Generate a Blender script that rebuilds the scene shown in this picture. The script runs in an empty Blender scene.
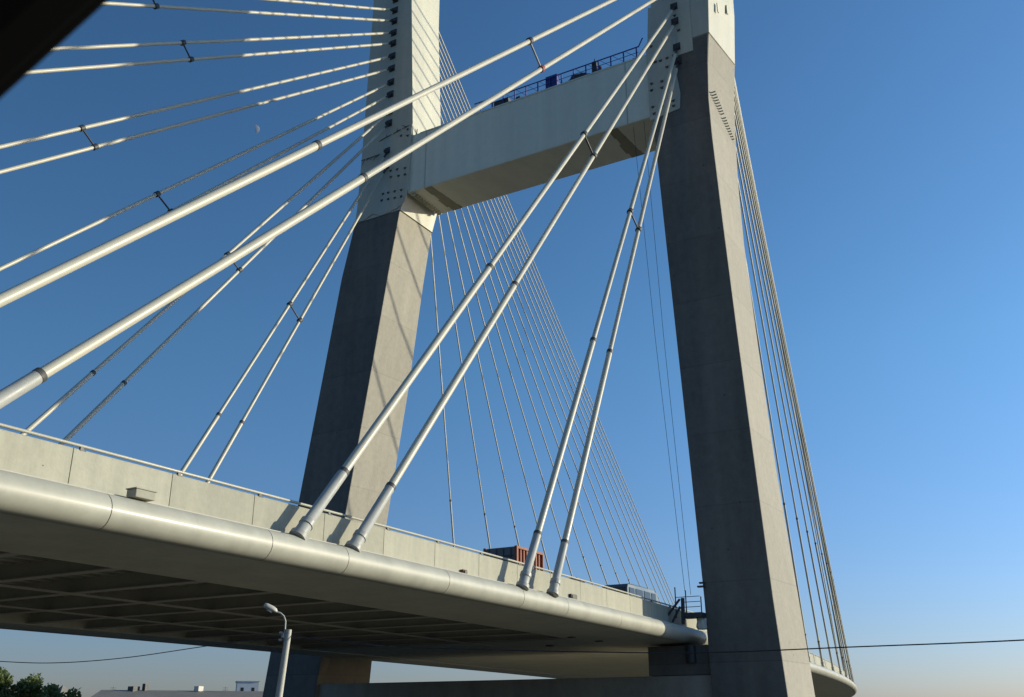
import bpy, bmesh, math, random
from mathutils import Vector, Matrix, Euler
random.seed(7)
S = bpy.context.scene
COL = S.collection

# ------------------------------------------------------------------ camera
# Axes: X runs along the bridge, Y across it, Z up; the eye is the origin,
# inside a vehicle 2.6 m above the road.
cd = bpy.data.cameras.new('camera'); cam = bpy.data.objects.new('camera', cd); COL.objects.link(cam)
cam.rotation_euler = Matrix(((0.5064, -0.3060, -0.8062), (-0.8623, -0.1794, -0.4735), (0.0003, 0.9350, -0.3547))).to_euler()
cd.sensor_width = 36.0; cd.lens = 984.0 / 1024.0 * 36.0
cd.clip_start = 0.05; cd.clip_end = 20000
cd.dof.use_dof = True; cd.dof.focus_distance = 55; cd.dof.aperture_fstop = 10.0
S.camera = cam

# ------------------------------------------------------------------ sky, sun, exposure
SUN = Vector((0.85, -1.0, 0.30)).normalized()          # towards the sun
W = bpy.data.worlds.new('World'); S.world = W; W.use_nodes = True
nt = W.node_tree; nt.nodes.clear()
wo = nt.nodes.new('ShaderNodeOutputWorld'); bg = nt.nodes.new('ShaderNodeBackground'); sk = nt.nodes.new('ShaderNodeTexSky')
sk.sky_type = 'NISHITA'; sk.sun_disc = False
sk.sun_elevation = math.asin(SUN.z); sk.sun_rotation = math.atan2(SUN.x, SUN.y)
sk.altitude = 0; sk.air_density = 1.0; sk.dust_density = 0.6; sk.ozone_density = 2.5
bg.inputs['Strength'].default_value = 0.12
ga = nt.nodes.new('ShaderNodeGamma'); ga.inputs[1].default_value = 1.05
tn = nt.nodes.new('ShaderNodeVectorMath'); tn.operation = 'MULTIPLY'; tn.inputs[1].default_value = (0.79, 1.06, 1.25)   # clear, deep blue air
nt.links.new(sk.outputs[0], ga.inputs[0]); nt.links.new(ga.outputs[0], tn.inputs[0]); gd = nt.nodes.new('ShaderNodeTexCoord'); dt = nt.nodes.new('ShaderNodeVectorMath'); dt.operation = 'DOT_PRODUCT'; dt.inputs[1].default_value = Vector((SUN.x, SUN.y, 0)).normalized()
mr = nt.nodes.new('ShaderNodeMapRange'); mr.inputs[1].default_value = -0.8; mr.inputs[2].default_value = 0.8; mr.inputs[3].default_value = 0.60; mr.inputs[4].default_value = 1.32   # clear air: deepest blue away from the sun
sc_ = nt.nodes.new('ShaderNodeVectorMath'); sc_.operation = 'SCALE'
nt.links.new(gd.outputs['Generated'], dt.inputs[0]); nt.links.new(dt.outputs['Value'], mr.inputs[0]); nt.links.new(tn.outputs[0], sc_.inputs[0]); nt.links.new(mr.outputs[0], sc_.inputs['Scale']); sx = nt.nodes.new('ShaderNodeSeparateXYZ'); hz = nt.nodes.new('ShaderNodeMapRange'); hz.inputs[1].default_value = 0.0; hz.inputs[2].default_value = 0.34
hm = nt.nodes.new('ShaderNodeMix'); hm.data_type = 'VECTOR'; hm.inputs[4].default_value = (0.84, 0.65, 0.84); hm.inputs[5].default_value = (1.0, 1.0, 1.0)
h2 = nt.nodes.new('ShaderNodeVectorMath'); h2.operation = 'MULTIPLY'
nt.links.new(gd.outputs['Generated'], sx.inputs[0]); nt.links.new(sx.outputs['Z'], hz.inputs[0]); nt.links.new(hz.outputs[0], hm.inputs[0]); nt.links.new(hm.outputs[1], h2.inputs[1]); nt.links.new(sc_.outputs[0], h2.inputs[0])
hs = nt.nodes.new('ShaderNodeHueSaturation'); hs.inputs['Saturation'].default_value = 1.03; hs.inputs['Value'].default_value = 1.03
nt.links.new(h2.outputs[0], hs.inputs['Color']); nt.links.new(hs.outputs[0], bg.inputs[0]); nt.links.new(bg.outputs[0], wo.inputs[0])
sd = bpy.data.lights.new('sun', 'SUN'); sd.energy = 4.7; sd.angle = math.radians(0.53); sd.color = (1.0, 0.91, 0.68)
so = bpy.data.objects.new('sun', sd); COL.objects.link(so); so.rotation_euler = SUN.to_track_quat('Z', 'Y').to_euler(); so.location = (60, -60, 60)
S.view_settings.view_transform = 'Standard'; S.view_settings.look = 'None'; S.view_settings.gamma = 1.0
S.view_settings.exposure = 0.0
S.view_settings.use_curve_mapping = False
GZ = -2.6                                              # ground level

# ------------------------------------------------------------------ materials
def mat(name, col, rough=0.6, metal=0.0, var=0.0, vscale=1.0, stretch=(1, 1, 1), bump=0.0, bscale=20.0, coat=0.0, spots=None, seams=None, rvar=0.10, orand=0.0):
    m = bpy.data.materials.new(name); m.use_nodes = True
    n = m.node_tree.nodes; l = m.node_tree.links; b = n['Principled BSDF']
    b.inputs['Roughness'].default_value = rough; b.inputs['Metallic'].default_value = metal
    b.inputs['Coat Weight'].default_value = coat
    col = tuple(col) + (1,)
    b.inputs['Base Color'].default_value = col
    tc = n.new('ShaderNodeTexCoord'); mp = n.new('ShaderNodeMapping'); l.new(tc.outputs['Object'], mp.inputs[0])
    mp.inputs['Scale'].default_value = stretch
    out = None
    if var:
        def noise(scale, detail, vec):
            t = n.new('ShaderNodeTexNoise'); t.inputs['Scale'].default_value = scale; t.inputs['Detail'].default_value = detail
            t.inputs['Roughness'].default_value = 0.62; l.new(vec, t.inputs['Vector']); return t.outputs['Fac']
        a = noise(vscale, 6, mp.outputs[0]); c = noise(vscale * 5.3, 4, tc.outputs['Object'])
        mx = n.new('ShaderNodeMath'); mx.operation = 'MULTIPLY_ADD'; l.new(c, mx.inputs[0]); mx.inputs[1].default_value = 0.45
        l.new(a, mx.inputs[2])
        r = n.new('ShaderNodeMapRange'); l.new(mx.outputs[0], r.inputs[0])
        r.inputs[1].default_value = 0.40; r.inputs[2].default_value = 1.05; r.inputs[3].default_value = 1 - var; r.inputs[4].default_value = 1 + var * 0.7
        v = n.new('ShaderNodeVectorMath'); v.operation = 'SCALE'; v.inputs[0].default_value = col[:3]; l.new(r.outputs[0], v.inputs['Scale'])
        out = v.outputs[0]
        rr = n.new('ShaderNodeMapRange'); l.new(a, rr.inputs[0]); rr.inputs[1].default_value = 0.3; rr.inputs[2].default_value = 0.7
        rr.inputs[3].default_value = max(0.05, rough - rvar); rr.inputs[4].default_value = min(1, rough + rvar); l.new(rr.outputs[0], b.inputs['Roughness'])
    if spots:                                          # small darker marks: formwork tie holes, blowholes, chips
        sc, thr, dark = spots
        t = n.new('ShaderNodeTexVoronoi'); t.inputs['Scale'].default_value = sc; t.inputs['Randomness'].default_value = 1.0
        l.new(tc.outputs['Object'], t.inputs['Vector'])
        lt = n.new('ShaderNodeMapRange'); l.new(t.outputs['Distance'], lt.inputs[0]); lt.inputs[1].default_value = thr * 0.6; lt.inputs[2].default_value = thr
        lt.inputs[3].default_value = dark; lt.inputs[4].default_value = 1.0
        v = n.new('ShaderNodeVectorMath'); v.operation = 'SCALE'
        if out is not None: l.new(out, v.inputs[0])
        else: v.inputs[0].default_value = col[:3]
        l.new(lt.outputs[0], v.inputs['Scale']); out = v.outputs[0]
    if seams:                                          # casting lifts: each lift of concrete a slightly different tone, thin line between
        hz, dz, amt = seams
        sp = n.new('ShaderNodeSeparateXYZ'); l.new(tc.outputs['Object'], sp.inputs[0])
        dv = n.new('ShaderNodeMath'); dv.operation = 'MULTIPLY_ADD'; l.new(sp.outputs['Z'], dv.inputs[0]); dv.inputs[1].default_value = 1 / hz; dv.inputs[2].default_value = 50.3
        fl = n.new('ShaderNodeMath'); fl.operation = 'FLOOR'; l.new(dv.outputs[0], fl.inputs[0])
        wn = n.new('ShaderNodeTexWhiteNoise'); wn.noise_dimensions = '1D'; l.new(fl.outputs[0], wn.inputs['W'])
        fr = n.new('ShaderNodeMath'); fr.operation = 'FRACT'; l.new(dv.outputs[0], fr.inputs[0])
        ln = n.new('ShaderNodeMath'); ln.operation = 'GREATER_THAN'; l.new(fr.outputs[0], ln.inputs[0]); ln.inputs[1].default_value = dz / hz
        k = n.new('ShaderNodeMapRange'); l.new(wn.outputs['Value'], k.inputs[0]); k.inputs[3].default_value = 1 - amt; k.inputs[4].default_value = 1 + amt
        k2 = n.new('ShaderNodeMapRange'); l.new(ln.outputs[0], k2.inputs[0]); k2.inputs[3].default_value = 0.84; k2.inputs[4].default_value = 1.0
        mu = n.new('ShaderNodeMath'); mu.operation = 'MULTIPLY'; l.new(k.outputs[0], mu.inputs[0]); l.new(k2.outputs[0], mu.inputs[1])
        v = n.new('ShaderNodeVectorMath'); v.operation = 'SCALE'
        if out is not None: l.new(out, v.inputs[0])
        else: v.inputs[0].default_value = col[:3]
        l.new(mu.outputs[0], v.inputs['Scale']); out = v.outputs[0]
    if orand:                                          # each panel or length a little different
        oi = n.new('ShaderNodeObjectInfo'); k = n.new('ShaderNodeMapRange'); l.new(oi.outputs['Random'], k.inputs[0]); k.inputs[3].default_value = 1 - orand; k.inputs[4].default_value = 1 + orand
        v = n.new('ShaderNodeVectorMath'); v.operation = 'SCALE'; l.new(out, v.inputs[0]); l.new(k.outputs[0], v.inputs['Scale']); out = v.outputs[0]
    if out is not None: l.new(out, b.inputs['Base Color'])
    if bump:
        t = n.new('ShaderNodeTexNoise'); t.inputs['Scale'].default_value = bscale; t.inputs['Detail'].default_value = 5
        l.new(tc.outputs['Object'], t.inputs['Vector'])
        bp = n.new('ShaderNodeBump'); bp.inputs['Strength'].default_value = bump; bp.inputs['Distance'].default_value = 0.05
        l.new(t.outputs['Fac'], bp.inputs['Height']); l.new(bp.outputs[0], b.inputs['Normal'])
    return m

M = dict(
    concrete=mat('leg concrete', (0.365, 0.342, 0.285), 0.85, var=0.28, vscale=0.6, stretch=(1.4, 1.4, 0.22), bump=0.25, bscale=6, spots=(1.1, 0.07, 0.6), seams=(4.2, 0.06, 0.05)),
    concrete_dark=mat('dark leg concrete', (0.165, 0.158, 0.14), 0.88, var=0.42, vscale=0.45, stretch=(1.3, 1.3, 0.16), bump=0.25, bscale=6, spots=(0.9, 0.07, 0.6), seams=(4.2, 0.06, 0.09)),
    steel=mat('cream steel paint', (0.55, 0.54, 0.44), 0.55, var=0.15, vscale=0.5, stretch=(1.6, 1.6, 0.12), bump=0.06, bscale=1.5, seams=(3.1, 0.035, 0.025)),
    beam=mat('grey cream beam paint', (0.80, 0.80, 0.66), 0.55, var=0.13, vscale=0.4, stretch=(1, 2.2, 0.12), bump=0.05, bscale=1.2),
    plate=mat('stained plate paint', (0.56, 0.55, 0.45), 0.6, var=0.18, vscale=0.9, stretch=(1, 1, 0.3), bump=0.08, bscale=3),
    parapet=mat('parapet concrete', (0.385, 0.378, 0.305), 0.85, orand=0.07, var=0.24, vscale=1.1, stretch=(2.2, 1, 0.22), bump=0.12, bscale=14, spots=(1.6, 0.045, 0.35)),
    tube=mat('fairing paint', (0.40, 0.395, 0.33), 0.5, var=0.22, vscale=0.55, stretch=(1.5, 0.4, 0.4), coat=0.10, rvar=0.02, orand=0.05),
    under=mat('soffit paint', (0.64, 0.62, 0.51), 0.6, var=0.22, vscale=0.6, bump=0.04, bscale=2),
    girder=mat('girder paint', (0.50, 0.47, 0.41), 0.6, var=0.18, vscale=0.7, bump=0.04, bscale=2),
    web=mat('rib paint', (0.46, 0.44, 0.38), 0.7, var=0.2, vscale=0.8),
    seam=mat('soffit seam stain', (0.34, 0.32, 0.23), 0.7, var=0.2, vscale=1.5),
    asphalt=mat('asphalt', (0.05, 0.05, 0.05), 0.9, var=0.2, vscale=0.8, bump=0.3, bscale=60),
    sheath=mat('cable sheath', (0.52, 0.495, 0.40), 0.42, var=0.06, vscale=0.7),
    galv=mat('galvanised pipe', (0.37, 0.375, 0.35), 0.5, metal=0.0, var=0.12, vscale=2.5),
    rubber=mat('black collar rubber', (0.025, 0.025, 0.025), 0.55, var=0.2, vscale=5),
    collar=mat('dark grey collar', (0.07, 0.07, 0.065), 0.6, var=0.2, vscale=4),
    dark=mat('dark steel', (0.05, 0.052, 0.055), 0.55, var=0.25, vscale=3),
    red=mat('red clamp', (0.30, 0.06, 0.04), 0.55, var=0.2, vscale=4),
    blue=mat('blue railing paint', (0.025, 0.045, 0.26), 0.45, var=0.15, vscale=4),
    cloth=mat('tarpaulin', (0.07, 0.08, 0.07), 0.8, var=0.35, vscale=3, bump=0.5, bscale=6),
    white=mat('white tarpaulin', (0.66, 0.63, 0.55), 0.8, var=0.12, vscale=2, bump=0.5, bscale=5),
    rust=mat('rust red container', (0.25, 0.065, 0.03), 0.6, var=0.25, vscale=1.6, stretch=(1, 1, 0.4)),
    rustdark=mat('rusty steel', (0.16, 0.07, 0.04), 0.75, var=0.3, vscale=4),
    cgrey=mat('grey container paint', (0.13, 0.15, 0.17), 0.55, var=0.2, vscale=1.5),
    van=mat('dusty blue car paint', (0.07, 0.11, 0.135), 0.35, var=0.05, vscale=1, coat=0.3),
    glass=mat('dark glass', (0.015, 0.022, 0.026), 0.12),
    lampgrey=mat('lamp pole paint', (0.48, 0.46, 0.40), 0.6, var=0.15, vscale=4),
    lamphead=mat('lamp head shell', (0.50, 0.48, 0.42), 0.45, var=0.1, vscale=6),
    lens=mat('lamp lens', (0.42, 0.42, 0.38), 0.2),
    roof=mat('brown grey roof', (0.22, 0.205, 0.18), 0.8, var=0.15, vscale=0.4),
    wall=mat('brown grey wall', (0.20, 0.17, 0.14), 0.85, var=0.15, vscale=0.4),
    paleb=mat('pale facade', (0.50, 0.55, 0.60), 0.6, var=0.08, vscale=0.2),
    shed=mat('pale green sheet roof', (0.26, 0.28, 0.23), 0.6, var=0.12, vscale=0.3),
    soil=mat('dry ground', (0.105, 0.102, 0.082), 0.95, var=0.3, vscale=0.15, bump=0.4, bscale=4),
    kerb=mat('kerb stone', (0.32, 0.31, 0.29), 0.85, var=0.15, vscale=2),
    paint=mat('road marking', (0.7, 0.69, 0.65), 0.7, var=0.15, vscale=5),
    bark=mat('bark', (0.09, 0.07, 0.05), 0.9, var=0.3, vscale=6),
    leaf=mat('leaf', (0.17, 0.21, 0.085), 0.6, var=0.40, vscale=0.9),
    trim=mat('black window trim', (0.001, 0.001, 0.0012), 0.95),
)

M['trim'].node_tree.nodes['Principled BSDF'].inputs['Specular IOR Level'].default_value = 0.05
M['tube'].node_tree.nodes['Principled BSDF'].inputs['Coat Roughness'].default_value = 0.16
_l = M['leaf'].node_tree; _p = _l.nodes['Principled BSDF']; _t = _l.nodes.new('ShaderNodeBsdfTranslucent'); _m = _l.nodes.new('ShaderNodeMixShader'); _m.inputs[0].default_value = 0.45
_t.inputs['Color'].default_value = (0.22, 0.28, 0.07, 1); _l.links.new(_p.outputs[0], _m.inputs[1]); _l.links.new(_t.outputs[0], _m.inputs[2]); _l.links.new(_m.outputs[0], _l.nodes['Material Output'].inputs['Surface'])
# ------------------------------------------------------------------ mesh helpers
class MB:
    def __init__(s): s.v = []; s.f = []; s.sm = []
    def add(s, vs, fs, smooth=False):
        o = len(s.v); s.v += [tuple(v) for v in vs]; s.f += [tuple(i + o for i in f) for f in fs]; s.sm += [smooth] * len(fs); return s
    def hexa(s, p):                                    # 8 corners: bottom loop then top loop
        return s.add(p, [(3, 2, 1, 0), (4, 5, 6, 7), (0, 1, 5, 4), (1, 2, 6, 5), (2, 3, 7, 6), (3, 0, 4, 7)])
    def box(s, c, d, rot=None):
        c = Vector(c); hx, hy, hz = d[0] / 2, d[1] / 2, d[2] / 2
        p = [Vector(q) for q in ((-hx, -hy, -hz), (hx, -hy, -hz), (hx, hy, -hz), (-hx, hy, -hz), (-hx, -hy, hz), (hx, -hy, hz), (hx, hy, hz), (-hx, hy, hz))]
        if rot: R = Euler(rot).to_matrix(); p = [R @ q for q in p]
        return s.hexa([c + q for q in p])
    def bar(s, a, b, w, h=None):                       # square bar from a to b
        a = Vector(a); b = Vector(b); h = h or w; t = (b - a).normalized()
        up = Vector((0, 0, 1)) if abs(t.z) < .95 else Vector((0, 1, 0))
        n = t.cross(up).normalized() * w / 2; u = n.normalized().cross(t) * h / 2
        return s.hexa([a - n - u, a + n - u, a + n + u, a - n + u, b - n - u, b + n - u, b + n + u, b - n + u])
    def tube(s, pts, r, n=12, caps=True):
        pts = [Vector(p) for p in pts]; rs = r if isinstance(r, (list, tuple)) else [r] * len(pts); rings = []
        for i, p in enumerate(pts):
            t = (pts[min(i + 1, len(pts) - 1)] - pts[max(i - 1, 0)]).normalized()
            if i == 0:
                up = Vector((0, 0, 1)) if abs(t.z) < .9 else Vector((1, 0, 0)); a = t.cross(up).normalized()
            else: a = (a - t * a.dot(t)).normalized()
            b = t.cross(a)
            rings.append([p + (a * math.cos(2 * math.pi * k / n) + b * math.sin(2 * math.pi * k / n)) * rs[i] for k in range(n)])
        return s.rings(rings, caps, True)
    def rings(s, rings, caps=True, smooth=False):
        n = len(rings[0]); vs = [v for r in rings for v in r]; fs = []
        for i in range(len(rings) - 1):
            for k in range(n):
                a = i * n + k; b = i * n + (k + 1) % n; fs.append((a, b, b + n, a + n))
        s.add(vs, fs, smooth)
        if caps: s.add(rings[0], [tuple(reversed(range(n)))]); s.add(rings[-1], [tuple(range(n))])
        return s
    def build(s, name, m, parent=None, bevel=0.0, org=None):
        me = bpy.data.meshes.new(name); org = Vector(org) if org else Vector((0, 0, 0))
        me.from_pydata([Vector(v) - org for v in s.v], [], s.f); me.validate()
        if len(me.polygons) == len(s.sm): me.polygons.foreach_set('use_smooth', s.sm)
        bm = bmesh.new(); bm.from_mesh(me); bmesh.ops.recalc_face_normals(bm, faces=bm.faces)
        if bevel:
            bmesh.ops.remove_doubles(bm, verts=bm.verts, dist=1e-5)
            ed = [e for e in bm.edges if len(e.link_faces) == 2 and e.calc_face_angle(0) > 0.6]
            bmesh.ops.bevel(bm, geom=ed, offset=bevel, segments=2, affect='EDGES', profile=.5)
        bm.to_mesh(me); bm.free()
        me.materials.append(m if not isinstance(m, str) else M[m])
        o = bpy.data.objects.new(name, me); COL.objects.link(o)
        o.location = org
        if parent: put(o, parent)
        return o
def put(o, parent):
    w = o.location.copy(); o.parent = parent; p = parent; off = Vector((0, 0, 0))
    while p: off += p.location; p = p.parent
    o.location = w - off
def tag(o, label=None, cat=None, group=None, kind=None):
    if label: o['label'] = label
    if cat: o['category'] = cat
    if group: o['group'] = group
    if kind: o['kind'] = kind
    return o
def empty(name, loc, label, cat, group=None):
    o = bpy.data.objects.new(name, None); COL.objects.link(o); o.location = loc; o.empty_display_size = .3
    return tag(o, label, cat, group)
def lerp(a, b, t): return Vector(a) + (Vector(b) - Vector(a)) * t

# ------------------------------------------------------------------ the deck's path: straight, then bending gently left past the pylon
REF, RAD, S0 = 32.15, 640.0, 20.0
def P(s, lat, z):
    if s <= S0: return Vector((s, lat, z))
    a = (s - S0) / RAD; r = RAD - (lat - REF)
    return Vector((S0 + r * math.sin(a), REF + RAD - r * math.cos(a), z))
def sweep(mb, prof, stations, caps=True, smooth=False):
    return mb.rings([[P(s, y, z) for y, z in prof] for s in stations], caps, smooth)
def stn(a, b, step=6.0):
    n = max(1, int(math.ceil((b - a) / step))); return [a + (b - a) * i / n for i in range(n + 1)]

# ------------------------------------------------------------------ ground
g = MB(); g.add([(-6000, -6000, GZ), (6000, -6000, GZ), (6000, 6000, GZ), (-6000, 6000, GZ)], [(0, 1, 2, 3)])
tag(g.build('ground', 'soil'), kind='structure')
r = MB(); r.add([(-300, -6, GZ + .004), (600, -6, GZ + .004), (600, 4, GZ + .004), (-300, 4, GZ + .004)], [(0, 1, 2, 3)])
tag(r.build('road', 'asphalt'), kind='structure')
r = MB()
for i in range(-20, 60): r.add([(i * 9, -1.07, GZ + .008), (i * 9 + 3, -1.07, GZ + .008), (i * 9 + 3, -.93, GZ + .008), (i * 9, -.93, GZ + .008)], [(0, 1, 2, 3)])
tag(r.build('road_markings', 'paint'), kind='structure')
r = MB(); r.hexa([(-300, 4, GZ), (600, 4, GZ), (600, 4.2, GZ), (-300, 4.2, GZ), (-300, 4, GZ + .14), (600, 4, GZ + .14), (600, 4.2, GZ + .14), (-300, 4.2, GZ + .14)])
r.hexa([(-300, -6.2, GZ), (600, -6.2, GZ), (600, -6, GZ), (-300, -6, GZ), (-300, -6.2, GZ + .14), (600, -6.2, GZ + .14), (600, -6, GZ + .14), (-300, -6, GZ + .14)])
tag(r.build('kerb', 'kerb'), kind='structure')

# ------------------------------------------------------------------ bridge deck
SA, SB = -70.0, 330.0
deck = empty('bridge_deck', (0, REF, 4.5), 'long bridge deck with cream concrete parapet, rounded grey edge fairing and ribbed dark underside', 'bridge deck')
sweep(MB(), [(19.62, 4.76), (44.68, 4.76), (44.68, 5.0), (19.62, 5.0)], stn(SA, SB)).build('deck_slab', 'web', deck)
sweep(MB(), [(20.36, 5.002), (43.98, 5.002), (43.98, 5.03), (20.36, 5.03)], stn(SA, SB)).build('road_surface', 'asphalt', deck)
sweep(MB(), [(19.50, 4.085), (23.4, 3.99), (23.62, 3.99), (23.62, 4.755), (19.64, 4.755)], stn(SA, SB)).build('edge_fascia', 'under', deck)
sweep(MB(), [(44.80, 4.085), (44.66, 4.755), (41.0, 4.755), (41.0, 3.99), (41.2, 3.99)], stn(SA, SB)).build('edge_fascia', 'under', deck)
def circ(lat, z, r, n=28): return [(lat + r * math.cos(2 * math.pi * k / n), z + r * math.sin(2 * math.pi * k / n)) for k in range(n)]
joints = [-70, -55, -40, -28, -16, -10, -4.0, 2.2, 8.3, 14.53, 19.73, 22.89, 28.21, 33.4, 37.2, 42.8, 48.6, 55.2, 61.4, 67.6, 73.8, 80, 86, 92, 98, 104, 110, 120, 130, 140, 160, 200, 250, 330]
for a, b in zip(joints, joints[1:]):
    sweep(MB(), circ(19.5, 4.50, .433), stn(a + .012, b - .012, 3), smooth=True).build('edge_fairing', 'tube', deck)
    sweep(MB(), circ(44.8, 4.50, .433, 16), stn(a + .012, b - .012, 6), smooth=True).build('edge_fairing', 'tube', deck)
jb = MB()
for a in joints[1:-1]: sweep(jb, circ(19.5, 4.50, .424), [a - .02, a + .02], smooth=True)
jb.build('fairing_seam', 'dark', deck)
pan = [13.97 + 2.93 * k for k in range(-16, 32)]
for a in pan:
    b = a + 2.93
    sweep(MB(), [(20.0, 5.004), (20.34, 5.004), (20.26, 5.95), (20.03, 5.95), (20.0, 5.92)], stn(a + .012, b - .012, 1.5)).build('parapet_panel', 'parapet', deck)
sweep(MB(), [(20.0, 5.004), (20.34, 5.004), (20.26, 5.95), (20.0, 5.95)], stn(pan[-1] + 2.95, SB)).build('parapet_panel', 'parapet', deck)
sweep(MB(), [(20.0, 5.004), (20.34, 5.004), (20.26, 5.95), (20.0, 5.95)], stn(SA, pan[0] - .02)).build('parapet_panel', 'parapet', deck)
sweep(MB(), [(44.0, 5.004), (44.3, 5.004), (44.3, 5.95), (44.04, 5.95)], stn(SA, SB)).build('far_parapet', 'parapet', deck)
rail = MB(); rail.tube([P(s, 20.07, 6.05) for s in stn(-30, 150, 3)], .042, 8); rail.build('hand_rail', 'tube', deck)
for a in pan:
    if a < -30: continue
    br = MB(); c = P(a + .25, 20.07, 5.985); br.box(c, (.09, .07, .07)); br.box(c + Vector((0, -.03, -.05)), (.16, .10, .025)); br.build('rail_bracket', 'dark', deck)
# floor beams, 3.1 m apart, and long girders; closed plates near the pylon
for k in range(-24, 10):
    s = 18.4 + 3.1 * k
    fb = MB(); sweep(fb, [(23.63, 4.03), (40.98, 4.03), (40.98, 4.06), (23.63, 4.06)], [s + .10, s + .44])
    fb.build('floor_beam', 'girder', deck)
    fb = MB(); sweep(fb, [(23.63, 4.062), (40.98, 4.062), (40.98, 4.755), (23.63, 4.755)], [s + .25, s + .275]); fb.build('beam_web', 'web', deck)
for y in (29.9, 35.4):
    sweep(MB(), [(y - .2, 4.0), (y + .2, 4.0), (y + .2, 4.028), (y - .2, 4.028)], stn(SA, 49.5)).build('long_girder', 'girder', deck)
for k in range(22):                                    # stiffening ribs under the deck plate
    y = 24.0 + .78 * k
    sweep(MB(), [(y, 4.5), (y + .3, 4.5), (y + .34, 4.752), (y - .04, 4.752)], stn(SA, 47)).build('deck_rib', 'web', deck)
sweep(MB(), [(23.64, 4.03), (40.96, 4.03), (40.96, 4.05), (23.64, 4.05)], stn(47.2, SB)).build('closed_soffit', 'under', deck)
for s, y in ((45.6, 23.0), (48.6, 22.8), (50.5, 26.6)):
    MB().box(P(s, y, 4.0 - (y - 23.4) * 0 - .0), (.34, .34, .08)).build('drain_outlet', 'dark', deck)
# things fixed on the near edge
jb = empty('junction_box', P(15.75, 19.3, 4.95), 'small pale metal box sitting on the rounded deck edge', 'junction box')
MB().box(P(15.55, 19.42, 5.06), (.58, .34, .20)).build('box_body', 'parapet', jb, .02); MB().box(P(15.55, 19.42, 5.175), (.62, .38, .025)).build('lid', 'parapet', jb)
rb = empty('rusty_drain_box', P(30.4, 19.9, 5.08), 'tiny rusty drain box at the foot of the cream parapet', 'drain box')
MB().box(P(30.4, 19.93, 5.11), (.26, .13, .18)).build('box_body', 'rustdark', rb, .01); MB().box(P(30.4, 19.84, 5.11), (.16, .04, .10)).build('spout', 'dark', rb)
rb = empty('dark_drain_box', P(39.4, 19.9, 5.1), 'dark square drain box low on the parapet right of the last thick cable', 'drain box')
MB().box(P(39.4, 19.93, 5.14), (.55, .13, .26)).build('box_body', 'rubber', rb, .01); MB().box(P(39.4, 19.85, 5.14), (.45, .03, .17)).build('grille', 'rubber', rb)

# ------------------------------------------------------------------ pylon
pyl = empty('bridge_pylon', (55, 32, GZ), 'tall portal pylon with grey concrete legs, cream steel upper legs and wide cream crossbeam', 'pylon')
XF, XB = 53.0, 57.3
def loft(levels, m, name, parent, bev=0.05):
    # levels: z, front outer, front inner, back outer, back inner (Y values)
    rg = [[(XF, a, z), (XF, b, z), (XB, d, z), (XB, c, z)] for z, a, b, c, d in levels]
    o = MB().rings(rg).build(name, m, parent, bev)
    if m == 'concrete':                                # the faces looking up and down the river road get a darker concrete tone than the sides
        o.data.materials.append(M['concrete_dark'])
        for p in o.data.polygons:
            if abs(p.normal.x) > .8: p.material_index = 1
    return o
near = [(GZ - 1, 14.55, 18.72, 14.2, 18.72), (1.2, 14.81, 18.84, 14.5, 18.84), (6.2, 15.12, 18.92, 14.85, 18.92), (13.9, 15.47, 19.23, 15.42, 19.2), (21.5, 15.8, 19.56, 15.8, 19.5), (29, 16.1, 19.89, 16.1, 19.85),
        (33, 16.24, 20.06, 16.12, 20.0), (35, 16.31, 20.14, 16.08, 20.1), (37.9, 16.34, 20.24, 15.98, 20.2), (40.5, 16.2, 20.2, 15.82, 20.2), (42.9, 15.98, 20.1, 15.58, 20.1)]
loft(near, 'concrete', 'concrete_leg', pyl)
loft([(42.93, 15.95, 20.28, 15.58, 20.28), (47, 15.72, 19.9, 15.28, 19.9), (52, 15.62, 19.8, 15.2, 19.8), (100, 15.6, 19.6, 15.2, 19.6)], 'steel', 'steel_leg', pyl, .03)
far = [(GZ - 1, 51.9, 46.8, 51.9, 45.7), (1.5, 51.0, 46.3, 51.0, 45.2), (13.4, 49.3, 44.64, 49.3, 44.30), (24, 47.65, 43.0, 47.7, 42.72), (32, 46.43, 41.8, 46.5, 41.75), (36.5, 45.45, 41.08, 45.5, 41.1)]
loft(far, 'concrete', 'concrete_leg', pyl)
loft([(36.53, 45.42, 41.02, 45.45, 41.04), (38.2, 45.3, 40.50, 45.3, 40.60), (43, 45.15, 40.14, 45.2, 40.35), (56, 44.95, 40.83, 45, 41.05), (100, 44.6, 41.1, 44.6, 41.3)], 'steel', 'steel_leg', pyl, .03)
# steel crossbeam: box with soffit seams
MB().rings([[(53.12, y, 37.9), (57.2, y, 37.9), (57.2, y, 43.0), (53.12, y, 43.0)] for y in (20.16, 40.42)]).build('crossbeam', 'beam', pyl, .04)
sr = random.Random(12)
for y0 in (23.2, 38.6):                                # dark rusty bands across the soffit, ragged where they were patched
    cut = [53.16, 54.3, 55.2, 56.5, 57.17]
    mb = MB()
    for x0, x1, w0, w1 in zip(cut, cut[1:], (.30, .36, .42, .52), (.40, .33, .50, .36)):
        mb.hexa([(x0, y0 - w0, 37.885), (x1, y0 - w0 - .03, 37.885), (x1, y0 + w1 + .02, 37.885), (x0, y0 + w1, 37.885), (x0, y0 - w0, 37.898), (x1, y0 - w0 - .03, 37.898), (x1, y0 + w1 + .02, 37.898), (x0, y0 + w1, 37.898)])
    mb.build('soffit_band', 'seam', pyl)
for y0 in (25.4, 28.6, 31.8, 35.0):
    MB().box((53.115, y0, 40.45), (.014, .03, 5.0)).build('beam_weld', 'beam', pyl)
MB().box((53.1, 38.9, 40.45), (.03, .06, 5.05)).build('beam_weld', 'plate', pyl)
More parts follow.
